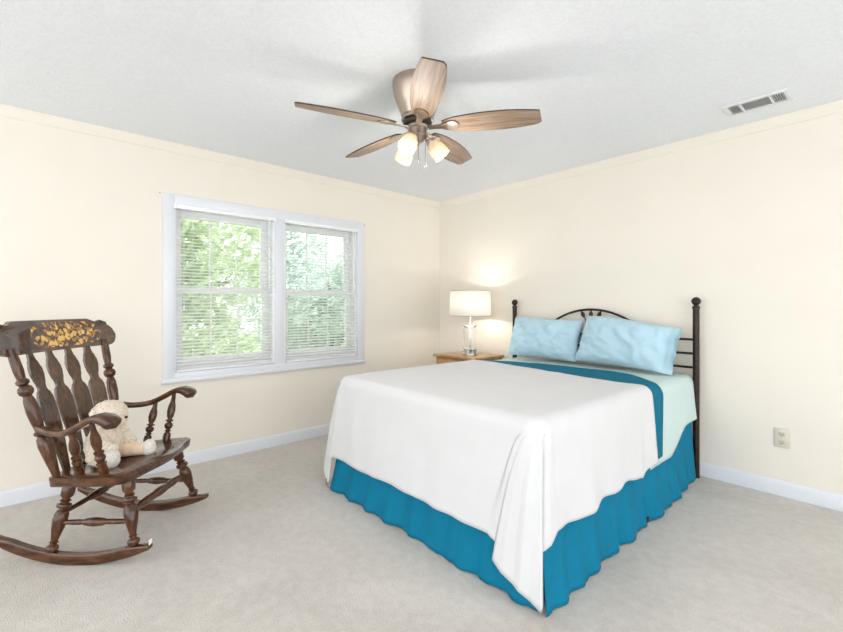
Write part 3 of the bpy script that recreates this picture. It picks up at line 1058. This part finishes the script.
# ------------------------------------------------------------------ nightstand
NX0, NX1, NY0, NY1, NZ = 0.47, 1.02, -0.56, -0.10, 0.735
ns = thing('nightstand', 'honey oak nightstand between the bed and the room corner', 'nightstand', ((NX0 + NX1) / 2, (NY0 + NY1) / 2, 0))
hx_, hy_ = (NX1 - NX0) / 2, (NY1 - NY0) / 2
obj('top', bx(-hx_, hx_, -hy_, hy_, NZ - 0.024, NZ, bevel=0.006, seg=3), OAK, ns)
cb_ = bmesh.new()
box(cb_, -hx_ + 0.02, hx_ - 0.02, -hy_ + 0.03, hy_ - 0.01, 0.07, NZ - 0.024, 0.003)
obj('body', cb_, OAK, ns)
obj('plinth', bx(-hx_ + 0.03, hx_ - 0.03, -hy_ + 0.05, hy_ - 0.02, 0, 0.07), OAK, ns)
for k in range(3):
    z0 = 0.085 + 0.206 * k
    d_ = obj('drawer', bx(-hx_ + 0.032, hx_ - 0.032, -hy_ + 0.016, -hy_ + 0.03, z0, z0 + 0.196, bevel=0.004), OAK, ns)
    kb = bmesh.new()
    lathe(kb, (0, -hy_ + 0.017, z0 + 0.1), (0, -hy_ - 0.012, z0 + 0.1), [(0, 0.008), (0.4, 0.006), (0.6, 0.013), (0.9, 0.014), (1, 0.009)], 16)
    obj('knob', kb, NICKEL, d_)

# ------------------------------------------------------------------ table lamp
lamp = thing('table_lamp', 'clear glass column table lamp with white drum shade, lit, on the nightstand', 'lamp', (0.775, -0.335, NZ))
lb = bmesh.new()
lathe(lb, (0, 0, 0), (0, 0, 1), [(0, 0.074), (0.004, 0.078), (0.014, 0.078), (0.018, 0.073), (0.020, 0.066), (0.034, 0.066), (0.037, 0.070), (0.05, 0.070), (0.053, 0.064)], 40)
obj('base', lb, CHROME, lamp)
gl = bmesh.new()
lathe(gl, (0, 0, 0), (0, 0, 1), [(0.054, 0.060), (0.054, 0.068), (0.275, 0.068), (0.275, 0.060)], 40, cap=False)
vv = gl.verts[:]
n40 = 40
for k in range(n40):
    gl.faces.new((vv[k], vv[(k + 1) % n40], vv[3 * n40 + (k + 1) % n40], vv[3 * n40 + k]))
obj('glass_column', gl, LAMPGLASS, lamp)
obj('cap', lathe(bmesh.new(), (0, 0, 0), (0, 0, 1), [(0.276, 0.070), (0.279, 0.074), (0.290, 0.074), (0.294, 0.066), (0.298, 0.03), (0.306, 0.012)], 40), CHROME, lamp)
rod = bmesh.new()
lathe(rod, (0, 0, 0), (0, 0, 1), [(0.053, 0.006), (0.276, 0.006)], 14)
lathe(rod, (0, 0, 0), (0, 0, 1), [(0.305, 0.007), (0.40, 0.007), (0.402, 0.016), (0.45, 0.018), (0.455, 0.01)], 18)
obj('rod', rod, CHROME, lamp)
sr, s0, s1 = 0.205, 0.388, 0.635
sb = bmesh.new()
lathe(sb, (0, 0, 0), (0, 0, 1), [(s0, sr), (s1, sr - 0.004)], 64, cap=False)
so = obj('lamp_shade', sb, LAMPSHADE, lamp, smooth=180)
mod(so, 'SOLIDIFY', thickness=0.0015)
for z, rr in ((s0, sr), (s1, sr - 0.004)):
    rg = bmesh.new()
    tube(rg, [(rr * math.cos(2 * PI * k / 48), rr * math.sin(2 * PI * k / 48), z) for k in range(49)], 0.0022, 6, cap=False)
    obj('shade_ring', rg, NICKEL, so)
for k in range(3):
    q = 2 * PI * k / 3 + 0.4
    obj('shade_spoke', tube(bmesh.new(), [(0, 0, s1 - 0.012), ((sr - 0.004) * math.cos(q), (sr - 0.004) * math.sin(q), s1 - 0.001)], 0.002, 6), NICKEL, so)
hb = bmesh.new()
pts = []
for k in range(21):
    q = PI * k / 20
    pts.append((0.05 * math.cos(q), 0, 0.455 + 0.165 * math.sin(q)))
tube(hb, pts, 0.002, 6)
obj('harp', hb, NICKEL, lamp)
fb = lathe(bmesh.new(), (0, 0, s1 - 0.016), (0, 0, s1 + 0.028), [(0, 0.003), (0.4, 0.003), (0.45, 0.008), (0.7, 0.009), (0.9, 0.006), (1, 0.002)], 14)
obj('finial', fb, CHROME, lamp)
bb = bmesh.new()
ball(bb, (0, 0, 0.51), 0.028, (1, 1, 1.25), 20)
lathe(bb, (0, 0, 0.452), (0, 0, 0.485), [(0, 0.013), (0.6, 0.014), (1, 0.02)], 14)
obj('bulb', bb, BULB, lamp, smooth=60)
for z, e in ((0.552, 2.6), (0.447, 3.4)):
    L = bpy.data.lights.new('lamp_light', 'POINT')
    L.energy = e
    L.color = (1.0, 0.94, 0.84)
    L.shadow_soft_size = 0.012
    lo = bpy.data.objects.new('lamp_light', L)
    lo.location = (0.0, 0.03 if z < 0.5 else 0, z)
    link(lo, lamp)

# ------------------------------------------------------------------ rocking chair (local x forward, y to the far side, z up)
chair = thing('rocking_chair', 'dark walnut rocking chair with gold stencilled crest and turned spindles', 'rocking chair', (0.875, -3.23, 0), R(48.06))
def rocker(s):
    y = s * 0.272
    rows = []
    b = bmesh.new()
    Rr = 0.82
    for k in range(41):
        x = -0.445 + 0.765 * k / 40
        zb = 0.002 + Rr - math.sqrt(Rr * Rr - (x + 0.02) ** 2)
        hgt = 0.050 * min(1, 0.55 + 4.0 * (x + 0.445), 0.45 + 5.0 * (0.32 - x))
        yy = y
        rows.append([b.verts.new((x, yy + q * 0.0165, zb + zq * hgt)) for q, zq in ((-0.8, 0), (0.8, 0), (1, 0.12), (1, 0.88), (0.8, 1), (-0.8, 1), (-1, 0.88), (-1, 0.12))])
    grid_faces(b, rows, True)
    b.faces.new(rows[0][::-1])
    b.faces.new(rows[-1])
    return b
def rock_top(x):
    return 0.002 + 0.82 - math.sqrt(0.82 ** 2 - (x + 0.02) ** 2) + 0.050
seat_z = lambda x: 0.418 + 0.085 * x
LEGP = [(0, 0.018), (0.03, 0.024), (0.06, 0.027), (0.09, 0.024), (0.115, 0.014), (0.125, 0.014), (0.14, 0.020), (0.155, 0.014), (0.22, 0.018), (0.34, 0.026), (0.46, 0.031), (0.54, 0.029), (0.59, 0.022), (0.605, 0.016), (0.615, 0.016), (0.635, 0.029), (0.66, 0.032), (0.685, 0.029), (0.70, 0.017), (0.71, 0.017), (0.73, 0.025), (0.75, 0.017), (0.77, 0.018), (0.80, 0.027), (0.90, 0.029), (1, 0.026)]
for s in (-1, 1):
    rk = obj('rocker', rocker(s), SEATW, chair, smooth=50)
    if s < 0:
        st = bmesh.new()
        xs_ = 0.3205
        zz = rock_top(xs_) - 0.024
        box(st, xs_ - 0.001, xs_ + 0.0015, s * 0.272 - 0.012, s * 0.272 + 0.012, zz - 0.006, zz + 0.016)
        obj('sticker', st, STICK, rk, smooth=0)['label'] = 'small white sticker on the rocker tip'
    for xb, xt in ((0.242, 0.168), (-0.150, -0.110)):
        zb = rock_top(xb) - 0.006
        zt = seat_z(xt) - 0.045
        obj('leg', lathe(bmesh.new(), (xb, s * 0.272, zb), (xt, s * 0.205, zt), LEGP, 24), CHAIRW, chair, smooth=45)
STR = [(0, 0.009), (0.10, 0.011), (0.28, 0.013), (0.34, 0.012), (0.38, 0.017), (0.5, 0.021), (0.62, 0.017), (0.66, 0.012), (0.72, 0.013), (0.90, 0.011), (1, 0.009)]
STRF = [(0, 0.010), (0.10, 0.013), (0.22, 0.019), (0.30, 0.021), (0.34, 0.015), (0.36, 0.020), (0.39, 0.015), (0.42, 0.021), (0.5, 0.023), (0.58, 0.021), (0.61, 0.015), (0.64, 0.020), (0.66, 0.015), (0.70, 0.021), (0.78, 0.019), (0.90, 0.013), (1, 0.010)]
for s in (-1, 1):
    obj('stretcher', lathe(bmesh.new(), (-0.135, s * 0.245, 0.185), (0.210, s * 0.245, 0.190), STR, 18), CHAIRW, chair, smooth=60)
obj('stretcher', lathe(bmesh.new(), (0.203, -0.238, 0.232), (0.203, 0.238, 0.232), STRF, 18), CHAIRW, chair, smooth=60)
obj('stretcher', lathe(bmesh.new(), (-0.128, -0.234, 0.222), (-0.128, 0.234, 0.222), STR, 18), CHAIRW, chair, smooth=60)

# seat: thick saddled plank
def seat():
    b = bmesh.new()
    nu, nv = 36, 48
    top, bot = [], []
    def half(x):                       # half width at depth x (-1 back .. 1 front)
        return 0.253 + 0.047 * smoothstep(-1, 0.4, x)
    for i in range(nu + 1):
        a = -1 + 2 * i / nu
        rt, rb = [], []
        for j in range(nv + 1):
            c = -1 + 2 * j / nv
            # square -> rounded outline
            px, py = a, c
            k = max(abs(a), abs(c))
            n4 = (abs(a) ** 12 + abs(c) ** 12) ** (1 / 12) if k > 0 else 1
            f_ = k / n4 if n4 > 0 else 1
            px, py = a * f_, c * f_
            x = 0.020 + px * 0.222
            x += (0.016 * math.cos(c * PI) - 0.004) * max(0, px) ** 4       # front edge: two knee curves
            y = py * half(px)
            e = min(1, (1 - k) / 0.10)
            rnd = 0.008 * (1 - math.sqrt(max(0, 1 - (1 - e) ** 2)))
            z = 0.418 + 0.085 * x
            dish = 0.012 * max(0, 1 - ((px + 0.15) / 0.85) ** 2) * max(0, 1 - (abs(py) - 0.42) ** 2 / 0.16)
            roll = -0.010 * smoothstep(0.75, 1.0, px)
            rt.append(b.verts.new((x, y, z - rnd - dish + roll)))
            rb.append(b.verts.new((x * 0.985, y * 0.985, z - 0.056 + rnd * 0.8)))
        top.append(rt)
        bot.append(rb)
    grid_faces(b, top)
    grid_faces(b, [list(reversed(r)) for r in bot])
    def rim(seq_t, seq_b):
        for k in range(len(seq_t) - 1):
            b.faces.new((seq_t[k], seq_t[k + 1], seq_b[k + 1], seq_b[k]))
    rim(top[0], bot[0])
    rim(top[-1], bot[-1])
    rim([r[0] for r in top], [r[0] for r in bot])
    rim([r[-1] for r in top], [r[-1] for r in bot])
    return b
obj('seat', seat(), SEATW, chair, smooth=60)

STILE = [(0, 0.015), (0.06, 0.018), (0.16, 0.025), (0.26, 0.030), (0.31, 0.026), (0.33, 0.017), (0.345, 0.028), (0.36, 0.028), (0.375, 0.018), (0.40, 0.020), (0.44, 0.024), (0.52, 0.027), (0.60, 0.024), (0.64, 0.017), (0.655, 0.027), (0.68, 0.031), (0.705, 0.027), (0.72, 0.016), (0.735, 0.026), (0.755, 0.026), (0.77, 0.017), (0.83, 0.021), (0.92, 0.020), (1.0, 0.016)]
for s in (-1, 1):
    obj('back_post', lathe(bmesh.new(), (-0.158, s * 0.228, 0.395), (-0.318, s * 0.298, 1.02), STILE, 24), CHAIRW, chair, smooth=45)

# crest rail, bowed back in the middle with rolled ears
def bow(y):
    return 0.045 * (1 - (y / 0.36) ** 2)
def crest():
    b = bmesh.new()
    rows = []
    n = 60
    for k in range(n + 1):
        c = -1 + 2 * k / n
        y = 0.380 * c
        ac = abs(c)
        # outline: ears roll down at the ends, top a gentle arch with a raised centre flat
        zt = 1.128 + 0.018 * (1 - smoothstep(0.60, 0.74, ac)) - 0.012 * smoothstep(0.74, 0.86, ac)
        zb = 0.985 - 0.0 * ac
        if ac > 0.82:
            q = (ac - 0.82) / 0.18
            rr = math.sqrt(max(0, 1 - q * q))
            mid, hh_ = 1.050 - 0.006 * q, 0.066
            zt = mid + hh_ * rr
            zb = mid - hh_ * rr
        elif ac > 0.70:
            zb = 0.985 - 0.002 * smoothstep(0.70, 0.82, ac)
        if zt - zb < 0.012:
            zt, zb = (zt + zb) / 2 + 0.006, (zt + zb) / 2 - 0.006
        x0 = -0.305 - bow(y)
        row_f, row_b = [], []
        for j in range(9):
            t = j / 8
            z = zb + (zt - zb) * t
            xr = x0 - 0.255 * (z - 0.98) + 0.012 * smoothstep(1.11, 1.15, z) * (-1)
            row_f.append((xr + 0.011, y, z))
            row_b.append((xr - 0.011, y, z))
        ring = row_f + row_b[::-1]
        rows.append([b.verts.new(p) for p in ring])
    grid_faces(b, rows, True)
    b.faces.new(rows[0])
    b.faces.new(rows[-1][::-1])
    bmesh.ops.bevel(b, geom=[e for e in b.edges if e.calc_face_angle(0) > R(55)], offset=0.004, segments=2, affect='EDGES')
    return b
obj('crest_rail', crest(), CRESTW, chair, smooth=40)
for s in (-1, 1):
    er = bmesh.new()
    y = s * 0.315
    xe = -0.300 - bow(y) - 0.255 * 0.145
    tube(er, [(xe - 0.012, s * 0.275, 1.118), (xe - 0.016, s * 0.315, 1.124), (xe - 0.020, s * 0.362, 1.114), (xe - 0.024, s * 0.386, 1.090)], [0.010, 0.014, 0.015, 0.010], 12)
    obj('crest_ear', er, CHAIRW, chair, smooth=60)

# flat shaped back slats
SLAT = [(0.0, 0.020), (0.10, 0.026), (0.30, 0.040), (0.45, 0.048), (0.57, 0.050), (0.63, 0.047), (0.665, 0.038), (0.69, 0.0255), (0.705, 0.023), (0.725, 0.0245), (0.77, 0.034), (0.82, 0.0405), (0.86, 0.040), (0.905, 0.031), (0.945, 0.020), (0.975, 0.0165), (1.0, 0.0165)]
for q in (-1.5, -0.5, 0.5, 1.5):
    y0, y1 = q * 0.098, q * 0.122
    A = Vector((-0.176, y0, seat_z(-0.176) - 0.01))
    B = Vector((-0.303 - bow(y1), y1, 0.992))
    b = bmesh.new()
    rows = []
    prof = []
    for k in range(61):
        t = k / 60
        for (ta, wa), (tb, wb) in zip(SLAT, SLAT[1:]):
            if ta <= t <= tb:
                prof.append((t, wa + (wb - wa) * smoothstep(0, 1, (t - ta) / (tb - ta)) if tb - ta < 0.06 else wa + (wb - wa) * (t - ta) / (tb - ta)))
                break
    for t, w_ in prof:
        c = A + (B - A) * t
        c.x -= 0.018 * math.sin(PI * t) * -0.6
        n0 = -2 * 0.045 * c.y / 0.36 ** 2
        rows.append([b.verts.new((c.x + dxx + 0.69 * c.y * dyy, c.y + dyy, c.z)) for dxx, dyy in ((0.006, -w_), (0.006, w_), (-0.006, w_), (-0.006, -w_))])
    grid_faces(b, rows, True)
    b.faces.new(rows[0][::-1])
    b.faces.new(rows[-1])
    bmesh.ops.bevel(b, geom=[e for e in b.edges if e.calc_face_angle(0) > R(55)], offset=0.002, segments=2, affect='EDGES')
    obj('back_slat', b, SLATW, chair, smooth=40)

# arms
def arm_bm(s):
    path = catmull([(-0.218, s * 0.262, 0.640), (-0.14, s * 0.285, 0.625), (-0.05, s * 0.312, 0.632), (0.03, s * 0.328, 0.668), (0.09, s * 0.334, 0.700), (0.135, s * 0.336, 0.708), (0.175, s * 0.336, 0.694), (0.194, s * 0.336, 0.672)], 8)
    n = len(path)
    b = bmesh.new()
    rows = []
    for i, p in enumerate(path):
        t = i / (n - 1)
        wid = 0.018 + 0.027 * smoothstep(0.2, 0.8, t) - 0.008 * smoothstep(0.93, 1, t)
        th = 0.016 + 0.012 * smoothstep(0.55, 0.9, t) - 0.006 * smoothstep(0.94, 1, t)
        d = (path[min(i + 1, n - 1)] - path[max(i - 1, 0)]).normalized()
        side = Vector((0, 0, 1)).cross(d).normalized()
        up = d.cross(side).normalized()
        row = []
        for k in range(16):
            q = 2 * PI * k / 16
            cx_, sy_ = math.cos(q), math.sin(q)
            ex = math.copysign(abs(cx_) ** 0.65, cx_) * wid
            ey = math.copysign(abs(sy_) ** 0.65, sy_) * th
            row.append(b.verts.new(p + side * ex + up * ey))
        rows.append(row)
    grid_faces(b, rows, True)
    b.faces.new(rows[0][::-1])
    e = path[-1]
    cap = b.verts.new(e + (path[-1] - path[-2]).normalized() * 0.014)
    last = rows[-1]
    for k in range(16):
        b.faces.new((last[k], last[(k + 1) % 16], cap))
    return b
SPIN = [(0, 0.010), (0.02, 0.018), (0.10, 0.021), (0.19, 0.019), (0.205, 0.011), (0.215, 0.011), (0.235, 0.0225), (0.255, 0.011), (0.265, 0.011), (0.29, 0.018), (0.34, 0.0235), (0.39, 0.019), (0.405, 0.011), (0.415, 0.011), (0.435, 0.0215), (0.455, 0.0215), (0.470, 0.012), (0.48, 0.012), (0.53, 0.018), (0.64, 0.0225), (0.74, 0.020), (0.84, 0.013), (0.93, 0.011), (1, 0.010)]
for s in (-1, 1):
    obj('arm', arm_bm(s), SEATW, chair, smooth=60)
    for xb, xt in ((-0.03, -0.015), (0.085, 0.088)):
        yt = s * (0.320 if xt < 0.05 else 0.332)
        zt = 0.642 if xt < 0.05 else 0.684
        obj('arm_spindle', lathe(bmesh.new(), (xb, s * 0.248, seat_z(xb) - 0.014), (xt, yt, zt), SPIN, 20), CHAIRW, chair, smooth=45)

# ------------------------------------------------------------------ plush toy slumped in the seat
toy = thing('plush_toy', 'cream curly plush bear with peach face slumped on the rocking chair seat', 'plush toy', Vector(chair.location) + Matrix.Rotation(R(48.06), 3, 'Z') @ Vector((-0.02, -0.05, 0.41)), R(48.06))
tb = bmesh.new()
ball(tb, (-0.045, 0, 0.088), 0.082, (0.95, 1.05, 1.1), 24)            # belly
ball(tb, (-0.040, 0.0, 0.16), 0.062, (0.9, 1.05, 0.9), 24)            # chest
ball(tb, (-0.015, 0.0, 0.240), 0.082, (1.0, 1.08, 0.92), 24)           # head
for s in (-1, 1):
    tube(tb, catmull([(-0.04, s * 0.06, 0.165), (-0.005, s * 0.088, 0.135), (0.035, s * 0.078, 0.095), (0.065, s * 0.05, 0.085)], 5), [0.03] * 14 + [0.028, 0.025], 14)
tube(tb, catmull([(-0.05, -0.055, 0.042), (0.0, -0.085, 0.040), (0.055, -0.10, 0.042)], 6), 0.041, 14)
tb_o = obj('body', tb, FUR, toy, smooth=180)
mod(tb_o, 'REMESH', mode='VOXEL', voxel_size=0.006, use_smooth_shade=True)
tex = bpy.data.textures.new('plush_curls', 'CLOUDS')
tex.noise_scale = 0.014
mod(tb_o, 'DISPLACE', texture=tex, strength=0.022, mid_level=0.5)
lg = bmesh.new()
tube(lg, catmull([(-0.01, 0.03, 0.045), (0.07, 0.045, 0.046), (0.145, 0.055, 0.048)], 6), [0.036] * 6 + [0.034] * 6 + [0.033], 16)
lo_ = obj('leg', lg, PEACH, toy, smooth=60)
lo_['label'] = 'smooth peach leg'
ft = bmesh.new()
ball(ft, (0.158, 0.057, 0.050), 0.039, (0.8, 1, 1.15), 20)
fo = obj('foot', ft, PALEFUR, lo_, smooth=180)
mod(fo, 'DISPLACE', texture=tex, strength=0.010, mid_level=0.5)
ft = bmesh.new()
ball(ft, (0.072, -0.103, 0.044), 0.043, (0.8, 1, 1.1), 20)
fo = obj('foot', ft, PALEFUR, toy, smooth=180)
mod(fo, 'DISPLACE', texture=tex, strength=0.010, mid_level=0.5)
fc = bmesh.new()
ball(fc, (0.045, 0.0, 0.218), 0.038, (0.75, 1.0, 0.95), 20)
face = obj('muzzle', fc, PEACH, toy, smooth=180)
face['label'] = 'peach muzzle'
nb = ball(bmesh.new(), (0.074, 0, 0.228), 0.009, (0.8, 1.2, 0.8), 12)
obj('nose', nb, EYE, face, smooth=180)
for s in (-1, 1):
    obj('eye', ball(bmesh.new(), (0.053, s * 0.028, 0.252), 0.006, seg=10), EYE, toy, smooth=180)
    eb = obj('ear', ball(bmesh.new(), (-0.04, s * 0.070, 0.262), 0.026, (0.55, 1, 1), 16), FUR, toy, smooth=180)
    mod(eb, 'DISPLACE', texture=tex, strength=0.010, mid_level=0.5)

# ------------------------------------------------------------------ outside
struct(obj('ground', bx(-26, -0.6, -16, 14, -0.8, -0.7), LAWN, smooth=0))
def crown_mesh(seed, n, rad, zc, hgt):
    rnd = random.Random(seed)
    b = bmesh.new()
    blobs = [(rnd.uniform(-1, 1) * rad * 0.6, rnd.uniform(-1, 1) * rad * 0.6, zc + rnd.uniform(-0.5, 0.5) * hgt, rnd.uniform(0.35, 0.6) * rad) for _ in range(14)]
    for _ in range(n):
        bx_, by_, bz_, br_ = rnd.choice(blobs)
        v = Vector((rnd.gauss(0, 1), rnd.gauss(0, 1), rnd.gauss(0, 1))).normalized() * br_ * rnd.uniform(0.6, 1.0)
        c = Vector((bx_, by_, bz_)) + v
        d = Vector((rnd.gauss(0, 1), rnd.gauss(0, 1), rnd.gauss(0, 1))).normalized()
        s = d.orthogonal().normalized()
        u = d.cross(s)
        L, W_ = rnd.uniform(0.07, 0.13), rnd.uniform(0.03, 0.055)
        b.faces.new([b.verts.new(c - s * L), b.verts.new(c + u * W_), b.verts.new(c + s * L), b.verts.new(c - u * W_ + d * 0.01)])
    return b
def tree(x, y, mat, seed, rad, zc, hgt, n, label, lean=0.0):
    t = thing('leafy_tree', label, 'tree', (x, y, -0.7), 0, 'trees outside the window')
    obj('foliage', crown_mesh(seed, n, rad, zc, hgt), mat, t, smooth=0)
    tr = bmesh.new()
    tube(tr, catmull([(0, 0, 0), (0.05, lean * 0.3, zc * 0.4), (0.0, lean * 0.7, zc * 0.75), (0.05, lean, zc + hgt * 0.3)], 6), [0.16 - 0.006 * k for k in range(19)], 12)
    for q in range(5):
        a = q * 1.3 + seed
        z0 = zc * (0.55 + 0.1 * q)
        tube(tr, catmull([(0, lean * 0.6, z0), (0.5 * math.cos(a) * rad * 0.6, lean * 0.6 + 0.5 * math.sin(a) * rad * 0.6, z0 + 0.4), (math.cos(a) * rad * 0.8, lean * 0.6 + math.sin(a) * rad * 0.8, z0 + 0.7)], 5), [0.06 - 0.004 * k for k in range(11)], 8)
    obj('trunk', tr, BARK, t)
tree(-4.6, -1.9, LEAF_Y, 11, 1.5, 2.3, 2.4, 5200, 'yellow green leafy tree outside, filling the left window')
tree(-8.8, 2.3, LEAF_B, 12, 2.0, 3.0, 3.4, 6000, 'pale blue green tree outside, far back in the right window, behind the low tree')
tree(-4.9, 1.5, LEAF_B, 13, 1.7, 1.8, 1.9, 5200, 'low blue green tree outside, in the lower part of the right window')
tree(-9.2, 6.2, LEAF_B, 14, 1.7, 2.5, 2.2, 3600, 'tall blue green tree outside, at the far right of the right window')
tree(-9.0, -5.0, LEAF_Y, 15, 2.0, 2.0, 2.6, 4200, 'broad green tree outside, at the left edge of the left window')

# ------------------------------------------------------------------ light
wd = bpy.data.worlds.new('overcast_sky')
bpy.context.scene.world = wd
wd.use_nodes = True
bg = wd.node_tree.nodes['Background']
bg.inputs['Color'].default_value = (0.97, 0.985, 1.0, 1)
bg.inputs['Strength'].default_value = 2.3

sl_ = bpy.data.lights.new('sun', 'SUN')
sl_.energy = 6.0
sl_.angle = R(2)
sl_.color = (1.0, 0.97, 0.92)
so = bpy.data.objects.new('sun', sl_)
so.rotation_euler = (R(-35), 0, 0)
so.location = (-6, 10, 14)
C.objects.link(so)

sc = bpy.context.scene
sc.view_settings.view_transform = 'Standard'
sc.view_settings.look = 'None'
sc.view_settings.gamma = 1
sc.view_settings.use_curve_mapping = False
sc.view_settings.exposure = 0.36
